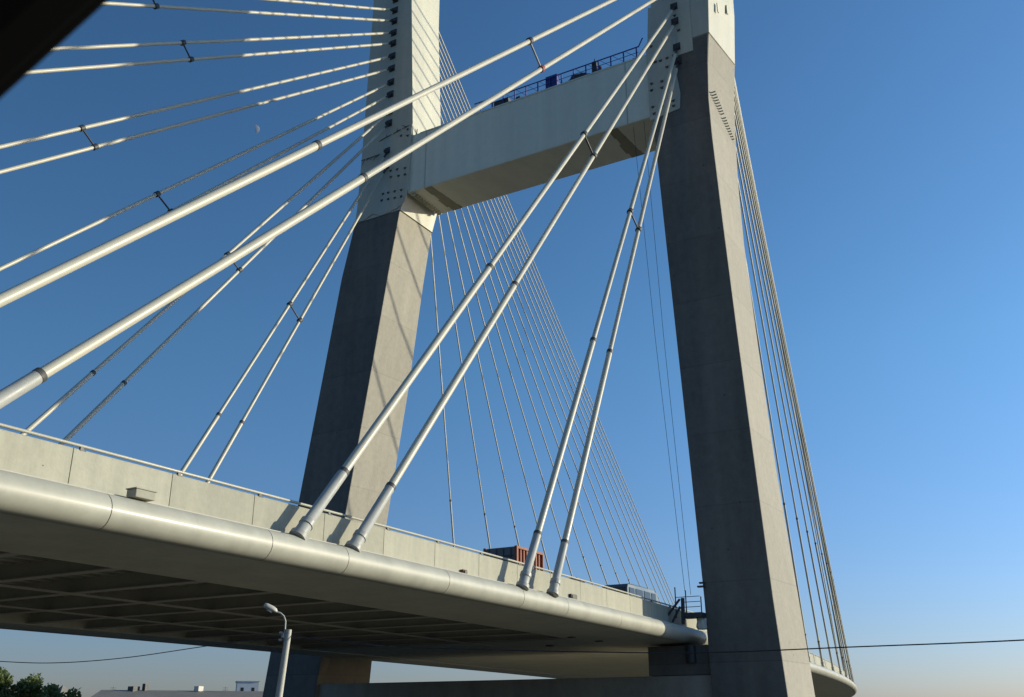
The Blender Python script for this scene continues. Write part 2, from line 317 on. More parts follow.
MB().box((53.1, 22.1, 40.45), (.03, .06, 5.05)).build('beam_weld', 'plate', pyl)
MB().box((53.105, 30.5, 42.93), (.06, 18.0, .10)).build('beam_flange', 'beam', pyl)
for k in range(12):
    MB().box((53.4 + k * .32, 40.12, 37.80), (.05, .42, .19)).build('stiffener', 'plate', pyl)
# bolted node plates on the front faces
def plate(poly, x, th, bolts, name):
    n = len(poly); mb = MB().rings([[(x, y, z) for y, z in poly], [(x - th, y, z) for y, z in poly]]); o = mb.build(name, 'plate', pyl)
    b = MB()
    for y, z in bolts:
        for k in (0, 1, 2): b.tube([(x - th + .01, y - .08 + .08 * k, z + random.uniform(-.03, .03)), (x - th - .08, y - .08 + .08 * k, z)], .032, 6)
        b.box((x - th - .02, y, z - .09), (.04, .16, .035))
    bo = b.build('bolts', 'dark'); put(bo, o); return o
NB = [(20.03, 43.36), (20.06, 41.99), (19.78, 41.99), (19.41, 41.95), (18.94, 41.98), (18.47, 42.01), (20.15, 40.35), (19.41, 40.28), (20.18, 39.84), (19.44, 39.78), (20.16, 38.5), (19.52, 38.37), (18.69, 38.49), (18.71, 38.09), (20.09, 37.97), (18.98, 41.27)]
plate([(20.42, 37.5), (20.42, 43.6), (18.2, 43.6), (18.2, 41.6), (18.36, 40.4), (18.2, 38.9), (18.3, 37.75)], 52.99, .05, NB, 'node_plate')
plate([(20.3, 43.62), (20.1, 46.6), (17.1, 46.6), (17.1, 41.9), (18.19, 41.9), (18.19, 43.62)], 52.99, .04, [(18.2, 45.2), (18.0, 43.9)], 'node_plate')
FB = [(40.6, 43.57), (40.57, 42.97), (41.21, 43.18), (40.69, 40.09), (41.44, 40.2), (42.07, 40.28), (42.03, 39.69), (40.66, 39.51), (41.28, 39.58), (42.71, 38.4), (42.21, 38.37), (40.96, 38.23), (41.58, 38.3), (40.94, 37.66), (41.55, 37.72), (42.18, 37.79), (42.81, 37.85)]
plate([(40.6, 37.1), (40.34, 38.2), (40.2, 43.9), (43.6, 43.5), (45.1, 42.2), (45.2, 38.2), (45.35, 36.75), (44.6, 36.5), (43.7, 36.9), (42.7, 36.5), (41.3, 36.75)], 52.985, .05, FB, 'node_plate')
# scaffold hooks left along the top of the far node plate
h = MB(); hr = random.Random(4)
for k in range(7):
    y = 40.4 + k * .42 + hr.uniform(-.12, .12); z = 43.9 - k * .08
    if hr.random() < .7: h.bar((52.9, y, z), (52.7, y + hr.uniform(-.2, .3), z + hr.uniform(-.3, .15)), .04)
    h.bar((52.9, y, z), (52.88, y + .40, z - .10), .035)
for k in range(5):
    y = 43.2 + k * .36 + hr.uniform(-.1, .1); h.bar((52.9, y, 42.1), (52.7, y + .1, 41.75 - hr.uniform(0, .25)), .04); h.bar((52.9, y, 42.1), (52.88, y + .36, 42.05), .035)
h.build('scaffold_hooks', 'dark', pyl)
h = MB()
for k in range(5):
    y = 40.15; h.bar((53.5 + .7 * k, y, 43.02), (53.5 + .7 * k, y - .05, 43.7), .05)
h.bar((55.9, 40.0, 43.3), (56.6, 39.4, 43.3), .5)
h.build('scaffold_hooks', 'dark', pyl)
# rows of embedded brackets on the near leg's sunny side
for row in range(2):
    for k in range(9):
        x = 53.4 + .19 * k + 1.75 * row; z = 38.5 - .10 * k - 1.0 * row
        MB().bar((x, 16.3, z), (x, 15.95 - .03 * row, z), .06, .07).build('wall_bracket', 'galv', pyl)
for x, z in ((54.2, 45.6), (55.9, 46.6)):
    MB().box((x, 15.66 - (x - 53) * .095, z), (.22, .06, .7)).build('wall_hatch', 'plate', pyl)
# lower concrete crossbeam under the deck, with bearings
MB().rings([[(53.3, y, -2.0), (57.0, y, -2.0), (57.0, y, 2.35), (53.3, y, 2.35)] for y in (18.7, 47.0)]).build('lower_crossbeam', 'concrete', pyl, .05)
MB().box((54.9, 20.7, 3.15), (3.0, 3.7, 1.55)).build('bearing_block', 'concrete_dark', pyl, .03)
MB().tube([(53.35, 20.0, 3.0), (53.35, 20.0, 3.9)], .28, 16).build('damper', 'dark', pyl)

# ------------------------------------------------------------------ stay cables
ORD = ['first', 'second', 'third', 'fourth', 'fifth', 'sixth', 'seventh', 'eighth', 'ninth', 'tenth', 'eleventh', 'twelfth', 'thirteenth', 'fourteenth', 'fifteenth', 'sixteenth']
def stay(B, T, pocket_y, label, group, scale=1.0, seg2=None, sx=-1):
    B = Vector(B); T = Vector(T); L = (T - B).length; d = (T - B) / L
    root = empty('stay_cable', B, label, 'cable', group)
    z1 = 7.1; t1 = (z1 - B.z) / (T.z - B.z); t2 = ((seg2 or 17.2) - B.z) / (T.z - B.z)
    n = 18 if scale > .9 else 10
    def pt(t): return lerp(B, T, t) - Vector((0, 0, 1)) * (L * .0004 * 4 * t * (1 - t))
    MB().tube([pt(-.18 / L), pt(.38 / L), pt(.42 / L), pt(t1)], [.20 * scale, .20 * scale, .172 * scale, .166 * scale], n).build('anchor_pipe', 'galv', root)
    MB().tube([pt(-.16 / L), pt(-.02 / L)], .265 * scale, n).build('base_flange', 'galv', root)
    MB().tube([pt(.34 / L), pt(.50 / L)], .225 * scale, n).build('anchor_ring', 'galv', root)
    MB().tube([pt(t1 - .03 / L), pt(t1 + .10 / L)], .175 * scale, n).build('collar', 'collar', root)
    MB().tube([pt(t1 + .1 / L), pt((t1 + t2) / 2), pt(t2)], .140 * scale, n).build('lower_sheath', 'sheath', root)
    MB().tube([pt(t2 - .09 / L), pt(t2 + .09 / L)], .158 * scale, n).build('collar', 'collar', root)
    te = 1 - 1.0 / L
    MB().tube([pt(t2 + .05 / L + (te - t2 - .05 / L) * i / 8) for i in range(9)], .116 * scale, n).build('upper_sheath', 'sheath', root)
    MB().tube([pt(te - .02 / L), pt(1.0)], .085 * scale, n).build('end_pipe', 'dark', root)
    return root, pt
def pocket(T, sx):
    o = MB(); c = Vector(T) + Vector((.03 * -sx, 0, 0))
    q = [(0.30, 0.32), (-0.26, 0.32), (-0.26, -0.30), (0.30, -0.30)]
    o.rings([[c + Vector((0, y, z)) for y, z in q], [c + Vector((sx * .10, y * .92, z * .92)) for y, z in q]])
    o.tube([c, c + Vector((sx * .42, 0, -.22))], .15, 12)
    o.build('anchor_pocket', 'dark', pyl)
def spacer(p, q, label, group, m='dark', sc=1.0):
    root = empty('cable_spacer', p, label, 'cable spacer', group)
    d = (q - p); ax = Vector((1, 0, 1)).normalized()
    MB().tube([p, q], .05 * sc, 8).build('spacer_rod', m, root)
    for c in (p, q): MB().tube([c - ax * .14, c + ax * .14], .165 * sc, 12).build('clamp', 'red' if (m == 'galv' and c is q) else 'dark', root)

nearpairs = []
NT = [((33.88, 42.59), (36.36, 41.47), 26.0), ((21.11, 45.94), (23.55, 44.69), 27.8), ((7.58, 49.06), (10.24, 47.57), 29.7)]
for k in range(3):
    if k < 3: a, b, zs = NT[k]
    else: a = (7.58 - 12.75 * (k - 2), 49.06 + 3.1 * (k - 2)); b = (10.24 - 12.75 * (k - 2), 47.6 + 3.1 * (k - 2)); zs = 33
    pts = []
    for (bx, tz), w in ((a, 'upper'), (b, 'lower')):
        B = (bx, 19.40, 5.0); T = (53, 18.2, tz)
        where = ['pair nearest the pylon beside the near leg', 'middle pair of thick cables rising from the near deck edge', 'thickest foreground pair crossing the left of the view'][k] if k < 3 else 'pair passing highest over the viewer'
        r_, f = stay(B, T, 18.2, 'cream cable, %s of the %s' % (w, where), 'stay cables of the near leg on this side'); pts.append((f, T)); pocket(T, -1)
    tt = [(zs - 5) / (p[1][2] - 5) for p in pts]; tm = sum(tt) / 2
    nm = ['between the pair nearest the pylon', 'between the middle pair of thick cables', 'between the thickest foreground pair, one clamp red'][k] if k < 3 else 'between the pair passing highest over the viewer'
    spacer(pts[0][0](tm), pts[1][0](tm), 'thin steel spacer rod clamped ' + nm, 'spacers on the near leg cables', 'galv' if k == 2 else 'dark')
FT = [((33.4, 42.2), (35.87, 40.8), .566), ((21.67, 45.91), (24.11, 44.77), .545), ((9.13, 48.69), (11.6, 47.52), .544), ((-2.77, 51.26), (-.66, 50.03), .545), ((-15.19, 53.59), (-12.61, 52.53), .707), ((-27.1, 55.88), (-24.52, 54.78), .713),
      ((-38.5, 58.1), (-36, 57.0), .71)]
for k, (a, b, ts) in enumerate(FT):
    pts = []
    for (bx, tz), w in ((a, 'upper'), (b, 'lower')):
        B = (bx, 44.4, 5.0); T = (53, 42.5, tz)
        r_, f = stay(B, T, 42.5, 'thin cable, %s of the %s pair out from the far leg, left side' % (w, ORD[k]), 'stay cables of the far leg on this side', .92); pts.append((f, T)); pocket(T, -1)
    spacer(pts[0][0](ts), pts[1][0](ts), 'small dark spacer on the %s cable pair out from the far leg, left side' % ORD[k], 'spacers on the far leg cables', 'dark', 1.0)
for i in range(16):                                    # beyond the pylon the stays stand evenly
    s = 72.1 + 8.85 * i
    tz = 48.4 + 0.78 * i
    B = P(s, 44.4, 4.93); T = (57.3, 42.6, tz)
    stay(B, T, 42.6, 'thin stay cable behind the crossbeam, %s from the far leg' % ORD[i], 'stay cables of the far leg beyond the pylon', .52, 17.2)
    pocket(T, 1)
    B = P(s, 19.4, 4.93); T = (57.3, 17.6, 50.5 + 1.2 * i)
    stay(B, T, 17.6, 'thin stay cable right of the near leg, %s counted from the leg' % ORD[i], 'stay cables of the near leg beyond the pylon', .62, 17.2)
    pocket(T, 1)

# ------------------------------------------------------------------ on top of the crossbeam
TZ = 43.0
rl = empty('safety_railing', (53.3, 29, TZ), 'blue painted safety railing along the top edge of the crossbeam', 'railing')
ry0, ry1 = 21.1, 34.6
b = MB(); b.tube([(53.25, ry1, TZ + .95), (53.25, ry0, TZ + .95)], .045, 8); b.build('top_rail', 'blue', rl)
b = MB(); b.tube([(53.25, ry1, TZ + .5), (53.25, ry0, TZ + .5)], .022, 6); b.build('mid_rail', 'blue', rl)
b = MB(); b.box((53.25, (ry0 + ry1) / 2, TZ + .06), (.05, ry1 - ry0, .10)); b.build('toe_board', 'blue', rl)
y = ry0 + .15
while y < ry1:
    b = MB(); b.bar((53.25, y, TZ), (53.25, y, TZ + .95), .075); b.build('post', 'blue', rl)
    if random.random() < .75:
        b = MB(); b.tube([(53.25, y, TZ + .12), (53.25, y + .8, TZ + .88)], .014, 6); b.build('brace_wire', 'blue', rl)
    y += .98
b = MB(); b.bar((53.25, ry0, TZ + .9), (53.25, ry0 - .35, TZ + 1.55), .06); b.build('end_post', 'blue', rl)
cb = empty('blue_cabinet', (53.6, 28.0, TZ), 'dark blue steel cabinet standing on the crossbeam behind the railing', 'cabinet')
MB().box((53.62, 28.05, TZ + .62), (.5, .95, 1.22)).build('cabinet_body', 'blue', cb, .03); MB().box((53.36, 28.05, TZ + .62), (.02, .85, 1.1)).build('door', 'blue', cb); MB().box((53.34, 27.7, TZ + .65), (.03, .04, .14)).build('handle', 'dark', cb)
gn = empty('generator', (53.6, 32.2, TZ), 'low black generator on the crossbeam left of the blue cabinet', 'generator')
MB().box((53.62, 32.3, TZ + .36), (.6, 1.25, .55)).build('generator_body', 'dark', gn, .04); MB().tube([(53.62, 31.9, TZ + .6), (53.62, 31.9, TZ + .85)], .05, 8).build('exhaust', 'dark', gn)
gf = MB()
for sy in (-.62, .62): gf.bar((53.3, 32.3 + sy, TZ + .05), (53.95, 32.3 + sy, TZ + .05), .06)
gf.build('skid_frame', 'blue', gn)
def lump(c, d, seed, name, m, parent=None):
    bm = bmesh.new(); bmesh.ops.create_icosphere(bm, subdivisions=3, radius=1); rr = random.Random(seed)
    ph = [rr.uniform(0, 6) for _ in range(6)]
    for v in bm.verts:
        k = 1 + .16 * math.sin(5 * v.co.x + ph[0]) * math.sin(4 * v.co.y + ph[1]) + .13 * math.sin(7 * v.co.z + ph[2] + 3 * v.co.y) + .08 * math.sin(11 * v.co.y + ph[3])
        v.co = Vector((v.co.x * d[0] * k, v.co.y * d[1] * k, max(v.co.z * d[2] * k, -d[2] * .55)))
    me = bpy.data.meshes.new(name); bm.to_mesh(me); bm.free(); me.materials.append(M[m]); me.polygons.foreach_set('use_smooth', [True] * len(me.polygons))
    o = bpy.data.objects.new(name, me); COL.objects.link(o); o.location = c
    if parent: put(o, parent)
    return o
tag(lump((53.75, 25.9, TZ + .26), (.35, .9, .45), 3, 'covered_materials', 'cloth'), 'low dark heap of covered materials on the crossbeam right of the blue cabinet', 'heap')
tag(lump((53.75, 31.0, TZ + .22), (.3, .28, .42), 5, 'covered_bundle', 'cloth'), 'small grey bundle beside the black generator on the crossbeam', 'bundle')
pk = empty('equipment_stack', (53.6, 24.3, TZ), 'narrow upright dark equipment with a reddish side against the blue railing', 'equipment')
MB().box((53.6, 24.62, TZ + .6), (.4, .34, 1.15)).build('equipment_body', 'dark', pk, .04); MB().tube([(53.6, 24.25, TZ + .02), (53.6, 24.25, TZ + .62), (53.6, 24.25, TZ + .75)], [.15, .15, .06], 12).build('cylinder', 'red', pk)
MB().tube([(53.6, 24.62, TZ + 1.15), (53.6, 24.62, TZ + 1.5)], .04, 8).build('mast', 'dark', pk)
# work platform on the near leg just above the deck
wp = empty('work_platform', (52.5, 19.2, 5.45), 'dark steel work platform with railings and a prop on the near leg above the deck', 'work platform')
MB().box((52.75, 19.45, 5.42), (.8, 1.15, .26)).build('platform_deck', 'dark', wp, .01)
for x, y, h in ((52.4, 20.35, 1.55), (52.4, 19.75, 1.35), (52.65, 18.98, 1.0)):
    MB().bar((x, y, 5.3), (x, y, 5.4 + h), .05).build('post', 'dark', wp)
b = MB()
for z in (.45, .72, 1.0): b.tube([(52.4, 20.35 - .5 * (z < .9), 5.4 + z), (52.4, 18.95, 5.4 + z)], .02, 6)
b.build('rails', 'dark', wp)
MB().bar((52.4, 19.98, 4.95), (52.4, 19.93, 6.35), .16).build('prop', 'dark', wp)
MB().bar((52.4, 20.95, 5.35), (52.4, 20.1, 6.3), .10).build('diagonal_brace', 'dark', wp)
MB().bar((52.4, 20.6, 5.1), (52.4, 20.1, 5.9), .10).build('diagonal_brace', 'dark', wp)
lb = empty('leg_bracket', (52.9, 18.95, 7.1), 'little dark bracket sticking out of the near leg edge above the work platform', 'bracket')
MB().box((52.85, 19.0, 6.95), (.25, .36, .09)).build('bracket_arm', 'dark', lb); MB().box((52.88, 18.95, 7.15), (.2, .26, .09)).build('bracket_plate', 'dark', lb)
tag(lump((52.85, 19.12, 4.95), (.22, .26, .50), 9, 'white_tarpaulin', 'white'), 'crumpled white tarpaulin hanging beside the near leg under the platform', 'tarpaulin')
for (a, b, lab) in (((53.3, 21.0, 37.88), (53.2, 19.75, 6.6), 'thin rope hanging from the crossbeam down to the platform, nearer the leg'), ((53.6, 21.9, 37.88), (53.25, 20.1, 6.8), 'thin rope hanging from the crossbeam to the platform, farther from the leg')):
    tag(MB().tube([a, lerp(a, b, .5) + Vector((0, .1, 0)), b], .013, 5).build('hanging_rope', 'dark'), lab, 'rope', 'ropes hanging by the near leg')

# ------------------------------------------------------------------ vehicles on the deck
DZ = 5.032
tr = empty('flatbed_truck', (44.0, 25.05, DZ), 'flatbed truck almost hidden behind the parapet carrying the red container', 'truck')
MB().box((44.3, 25.05, DZ + .82), (6.0, 1.95, .14)).build('flatbed', 'dark', tr, .02)
b = MB(); b.box((45.2, 24.7, DZ + .62), (8, .12, .25)); b.box((45.2, 25.4, DZ + .62), (8, .12, .25)); b.build('chassis', 'dark', tr)
cabm = MB(); cp = [(47.5, .6), (49.2, .6), (49.2, 1.3), (48.8, 2.0), (47.8, 2.16), (47.5, 2.05)]
cabm.rings([[(x, y, DZ + z) for x, z in cp] for y in (24.1, 26.0)]); cab = cabm.build('cab', 'rust', tr, .04)
gl = MB(); gl.box((48.3, 24.09, DZ + 1.65), (.8, .02, .5)); put(gl.build('window', 'glass'), cab)
gl = MB(); gl.box((48.3, 26.01, DZ + 1.65), (.8, .02, .5)); put(gl.build('window', 'glass'), cab)
for x in (42.2, 43.2, 48.4):
    for y in (24.25, 25.85):
        w = MB().tube([(x, y - .12, DZ + .38), (x, y + .12, DZ + .38)], .38, 20).build('wheel', 'rubber', tr, .03)
        put(MB().tube([(x, y - .13, DZ + .38), (x, y + .13, DZ + .38)], .2, 14).build('rim', 'galv'), w)
ct = empty('shipping_container', (42.9, 25.05, DZ + .9), 'short rust red corrugated container with grey end, riding behind the parapet', 'container')
cx0, cx1, cy0, cy1, cz0, cz1 = 41.5, 44.25, 24.1, 26.02, DZ + .9, DZ + 2.97
n = 8
for yy in (cy0 + .06, cy1 - .06):
    side = MB(); sgn = 1 if yy < 25.05 else -1; pts = []
    L = (cx1 - cx0 - .3) / n
    for i in range(n):
        x = cx0 + .15 + i * L; pts += [(x, 0), (x + L * .35, 0), (x + L * .5, .11), (x + L * .85, .11)]
    pts.append((cx1 - .15, 0))
    for (x0, d0), (x1, d1) in zip(pts, pts[1:]):
        side.add([(x0, yy + sgn * d0, cz0 + .12), (x1, yy + sgn * d1, cz0 + .12), (x1, yy + sgn * d1, cz1 - .12), (x0, yy + sgn * d0, cz1 - .12)], [(0, 1, 2, 3)])
    side.build('corrugated_side', 'rust', ct)
fr = MB()
for x in (cx0 + .07, cx1 - .07):
    for y in (cy0 + .07, cy1 - .07): fr.box((x, y, (cz0 + cz1) / 2), (.14, .14, cz1 - cz0))
for y in (cy0 + .06, cy1 - .06):
    for z in (cz0 + .06, cz1 - .06): fr.box(((cx0 + cx1) / 2, y, z), (cx1 - cx0 - .284, .11, .115))
fr.build('frame', 'rust', ct)
MB().box(((cx0 + cx1) / 2, (cy0 + cy1) / 2, cz1 - .03), (cx1 - cx0 - .3, cy1 - cy0 - .26, .04)).build('container_roof', 'rust', ct)
for k in (0, 1):
    yc = cy0 + .14 + (cy1 - cy0 - .28) * (k + .5) / 2; wd = (cy1 - cy0 - .30) / 2
    d = MB().box((cx0 + .04, yc, (cz0 + cz1) / 2), (.06, wd, cz1 - cz0 - .1)).build('end_door', 'cgrey', ct)
    bars = MB()
    for dy in (-.22, .2): bars.tube([(cx0 - .02, yc + dy, cz0 + .1), (cx0 - .02, yc + dy, cz1 - .1)], .025, 8)
    for dz in (.4, 1.0, 1.6): bars.box((cx0 - .0, yc, cz0 + dz), (.03, wd * .9, .07))
    put(bars.build('lock_rods', 'dark'), d)
MB().box((cx1 - .03, (cy0 + cy1) / 2, (cz0 + cz1) / 2), (.05, cy1 - cy0 - .29, cz1 - cz0 - .14)).build('end_wall', 'rust', ct)

vn = empty('passenger_van', (56.7, 24.75, DZ), 'blue passenger van with dark windows passing close to the near leg', 'van')
bp = [(54.35, .45), (54.3, 1.2), (54.34, 2.35), (54.48, 2.60), (58.3, 2.64), (58.8, 2.48), (59.6, 1.5), (60.3, 1.25), (60.4, .5)]
MB().rings([[(x, 24.9 + w * (1 - .035 * max(0, z - 1.2)), DZ + z) for x, z in bp] for w in (-.88, -.83, .83, .88)]).build('body', 'van', vn, .04)
for sg in (-1, 1):
    for x0, x1 in ((54.55, 55.35), (55.5, 56.6), (56.75, 57.75), (57.9, 58.6)):
        lo, hi = 24.9 + sg * .878, 24.9 + sg * .852
        MB().hexa([(x0, lo - .02, DZ + 1.4), (x1, lo - .02, DZ + 1.4), (x1, lo + .02, DZ + 1.4), (x0, lo + .02, DZ + 1.4), (x0 + .04, hi - .02, DZ + 2.4), (x1 - .04, hi - .02, DZ + 2.4), (x1 - .04, hi + .02, DZ + 2.4), (x0 + .04, hi + .02, DZ + 2.4)]).build('side_window', 'glass', vn, .0)
MB().hexa([(54.29, 24.15, DZ + 1.3), (54.29, 25.65, DZ + 1.3), (54.34, 25.6, DZ + 2.4), (54.34, 24.2, DZ + 2.4), (54.26, 24.15, DZ + 1.31), (54.26, 25.65, DZ + 1.31), (54.31, 25.6, DZ + 2.41), (54.31, 24.2, DZ + 2.41)]).build('rear_window', 'glass', vn)
b = MB(); b.tube([(55.0, 24.25, DZ + 2.66), (57.8, 24.25, DZ + 2.67)], .03, 6); b.tube([(55.0, 25.55, DZ + 2.66), (57.8, 25.55, DZ + 2.67)], .03, 6); b.build('roof_rack', 'dark', vn)
for x in (55.3, 59.2):
    for y in (24.1, 25.7):
        w = MB().tube([(x, y - .1, DZ + .36), (x, y + .1, DZ + .36)], .35, 20).build('wheel', 'rubber', vn, .02); put(MB().tube([(x, y - .11, DZ + .36), (x, y + .11, DZ + .36)], .2, 14).build('rim', 'galv'), w)
for y in (24.2, 25.6): MB().box((54.31, y, DZ + 1.05), (.06, .16, .3)).build('tail_light', 'red', vn)

# ------------------------------------------------------------------ street lamp and its wires
lp = empty('street_lamp', (18.25, 17.35, GZ), 'grey street lamp with a bent arm standing in front of the deck', 'street lamp')
MB().tube([(18.235, 17.33, GZ), (18.27, 17.05, .53), (18.29, 16.92, 2.06)], [.115, .085, .072], 16).build('pole', 'lampgrey', lp)
b = MB()
for z in (1.98, 1.82): b.tube([(18.288, 16.925 + (2.06 - z) * .08, z - .02), (18.288, 16.925 + (2.06 - z) * .08, z + .02)], .08, 14)
b.build('bands', 'galv', lp)
MB().tube([(18.26, 16.99, 1.62), (18.235, 16.99, 1.95), (18.215, 16.98, 2.25), (18.17, 17.0, 2.36), (18.11, 17.06, 2.43), (18.03, 17.14, 2.46), (17.97, 17.2, 2.48)], .022, 8).build('arm', 'galv', lp)
hd = MB(); a0 = Vector((18.05, 17.12, 2.455)); a1 = Vector((17.82, 17.34, 2.60)); ax = (a1 - a0).normalized(); sd_ = ax.cross(Vector((0, 0, 1))).normalized(); up = sd_.cross(ax)
prof = [(0, .03, .035), (.12, .075, .07), (.35, .095, .085), (.75, .10, .085), (.95, .085, .07), (1.0, .05, .05)]
hd.rings([[a0 + ax * (t * (a1 - a0).length) + sd_ * math.cos(q) * w + up * (math.sin(q) * h * (1 if math.sin(q) > 0 else .55)) for q in [2 * math.pi * k / 14 for k in range(14)]] for t, w, h in prof], True, True)
hd.build('lamp_head', 'lamphead', lp)
MB().tube([a0 + ax * .17 - up * .035, a0 + ax * .17 - up * .075], .07, 14).build('lens', 'lens', lp)
b = MB(); b.box((18.21, 17.0, 1.92), (.10, .06, .10)); b.tube([(18.2, 17.03, 1.98), (18.17, 17.1, 1.98)], .03, 8); b.tube([(18.2, 17.03, 1.82), (18.17, 17.1, 1.82)], .03, 8); b.build('wire_bracket', 'galv', lp)
def spline(pts, n=10):
    pts = [Vector(p) for p in pts]; out = []
    for i in range(len(pts) - 1):
        p0 = pts[max(i - 1, 0)]; p1 = pts[i]; p2 = pts[i + 1]; p3 = pts[min(i + 2, len(pts) - 1)]
        for k in range(n):
            t = k / n; out.append(.5 * ((2 * p1) + (p2 - p0) * t + (2 * p0 - 5 * p1 + 4 * p2 - p3) * t * t + (3 * p1 - p0 - 3 * p2 + p3) * t ** 3))
    return out + [pts[-1]]
w1 = [(18.21, 17.02, 1.92), (17.26, 18.56, 1.67), (16.38, 20.14, 1.42), (15.58, 21.52, 1.3), (14.86, 22.74, 1.33), (13.12, 24.69, 1.49), (11.43, 27.66, 1.99)]
w2 = [(18.28, 16.95, 1.92), (19.03, 15.33, 1.73), (19.75, 13.54, 1.6), (20.71, 9.89, 1.45), (20.99, 7.4, 1.38), (20.97, 4.53, 1.39), (20.41, 1.37, 1.37), (19.41, -1.22, 1.39)]
tag(MB().tube(spline(w1), .0105, 6).build('overhead_wire', 'rubber'), 'black wire sagging from the lamp pole to the left under the deck', 'wire', 'overhead wires')
tag(MB().tube(spline(w2), .0135, 6).build('overhead_wire', 'rubber'), 'black wire sagging to the right across the near leg', 'wire', 'overhead wires')

# ------------------------------------------------------------------ trees and buildings beyond
def tree(loc, h, rad, label, seed, nleaf=2600):
    rr = random.Random(seed); root = empty('bushy_tree', loc, label, 'tree', 'trees at the lower left')
    x, y, z = loc; tk = MB(); tk.tube([(x, y, z), (x + .1, y, z + h * .3), (x, y + .1, z + h * .75)], [.16, .12, .04], 8); cl = []
    for k in range(26):
        a = rr.uniform(0, 6.28); q = rr.random() ** .6 * rad; zz = h * rr.uniform(.35, .93); f = 1 - max(0, zz / h - .6) * 1.6
        c = Vector((x + math.cos(a) * q * f, y + math.sin(a) * q * f, z + zz)); cl.append((c, rr.uniform(.35, .75) * rad * .42))
        tk.tube([(x, y, z + h * .28), lerp((x, y, z + h * .4), c, .6), c], [.05, .03, .012], 5)
    tk.build('trunk', 'bark', root)
    lf = MB()
    for _ in range(nleaf):
        c, r0 = rr.choice(cl); d = Vector((rr.gauss(0, 1), rr.gauss(0, 1), rr.gauss(0, .8))).normalized() * r0 * rr.random() ** .35 * (1.25 if rr.random() < .1 else 1)
        p = c + d; n = Vector((rr.uniform(-1, 1), rr.uniform(-1, 1), rr.uniform(-.2, 1))).normalized(); t = n.orthogonal().normalized(); b = n.cross(t); s = rr.uniform(.07, .16)
        lf.add([p - t * s, p + b * s * .5, p + t * s, p - b * s * .5], [(0, 1, 2, 3)])
    lf.build('crown', 'leaf', root)
tree((38.0, 59.2, GZ), 5.6, 2.3, 'tall leafy green tree at the very edge, lower left', 1, 11000)
tree((39.6, 57.9, GZ), 5.3, 2.2, 'rounded green bush tree right of the tallest tree, lower left', 2, 9000)
tree((41.0, 56.6, GZ), 4.7, 1.9, 'lowest green tree with thin loose twigs beside the pale sheet roof', 3, 6000)

def building(name, p0, p1, depth, h, label, roofh=0, m='wall', rm='roof', cat='building'):
    p0 = Vector(p0); p1 = Vector(p1); u = (p1 - p0).normalized(); v = Vector((-u.y, u.x, 0)); root = empty(name, p0, label, cat)
    if v.dot(p0) < 0: v = -v
    q = [p0, p1, p1 + v * depth, p0 + v * depth]
    MB().hexa([Vector((a.x, a.y, GZ)) for a in q] + [Vector((a.x, a.y, GZ + h)) for a in q]).build('walls', m, root)
    e = .4; qq = [p0 - u * e - v * e, p1 + u * e - v * e, p1 + u * e + v * (depth + e), p0 - u * e + v * (depth + e)]
    in_ = roofh * .9; i2 = [p0 + u * in_ + v * depth * .35, p1 - u * in_ * .2 + v * depth * .35, p1 - u * in_ * .2 + v * depth * .65, p0 + u * in_ + v * depth * .65]
    rf = MB().hexa([Vector((a.x, a.y, GZ + h + .02)) for a in qq] + [Vector((a.x, a.y, GZ + h + .25 + roofh)) for a in (i2 if roofh else qq)]).build('roof', rm, root)
    L = (p1 - p0).length; nw = max(2, int(L / 3.2))
    for k in range(min(nw, 30)):
        for zz in [z for z in (1.6, 4.6, 7.6, 10.6, 13.6, 16.6) if z < h - 1]:
            c = p0 + u * (L * (k + .5) / nw) - v * .02; a = u * .6
            w = MB().hexa([c - a + Vector((0, 0, GZ - c.z + zz)), c + a + Vector((0, 0, GZ - c.z + zz)), c + a + v * .1 + Vector((0, 0, GZ - c.z + zz)), c - a + v * .1 + Vector((0, 0, GZ - c.z + zz)),
                           c - a + Vector((0, 0, GZ - c.z + zz + 1.5)), c + a + Vector((0, 0, GZ - c.z + zz + 1.5)), c + a + v * .1 + Vector((0, 0, GZ - c.z + zz + 1.5)), c - a + v * .1 + Vector((0, 0, GZ - c.z + zz + 1.5))])
            if nw * h / 3 < 95: w.build('window', 'glass', root)
    return root, u, v, rf
bl, u, v, rf = building('long_building', (122.0, 158.6, GZ), (146, 137, GZ), 14, 6.3, 'long low grey brown building with chimneys on its roof, far beyond the deck', 1.5)
for t, w, h in ((6.9, 1.5, .55), (8.9, .8, 1.05)):
    c = Vector((122.0, 158.6, 0)) + u * t + v * 5; put(MB().box((c.x, c.y, GZ + 8.0 + h / 2 - .1), (w, w, h + .5)).build('chimney', 'dark'), rf)
for t, h in ((3.4, 1.2), (23.2, 1.4)):
    c = Vector((122.0, 158.6, 0)) + u * t + v * 4; b = MB(); b.bar((c.x, c.y, GZ + 7.2), (c.x, c.y, GZ + 7.4 + h), .07)
    for k in range(3): b.bar((c.x - .5 * u.x, c.y - .5 * u.y, GZ + 7.2 + h - .25 * k), (c.x + .5 * u.x, c.y + .5 * u.y, GZ + 7.2 + h - .25 * k), .035)
    put(b.build('aerial', 'dark'), rf)
c = Vector((122.0, 158.6, 0)) + u * 18.4 + v * 5; put(MB().box((c.x, c.y, GZ + 8.4), (1.2, 1.2, .9)).build('vent_box', 'white'), rf)
sp = empty('spired_house', (123.6, 157.5, GZ), 'little dark pointed roof peeking up left of the long low building', 'house')
MB().box((112.2, 153.2, GZ + 2.8), (4, 4, 5.6)).build('walls', 'wall', sp)
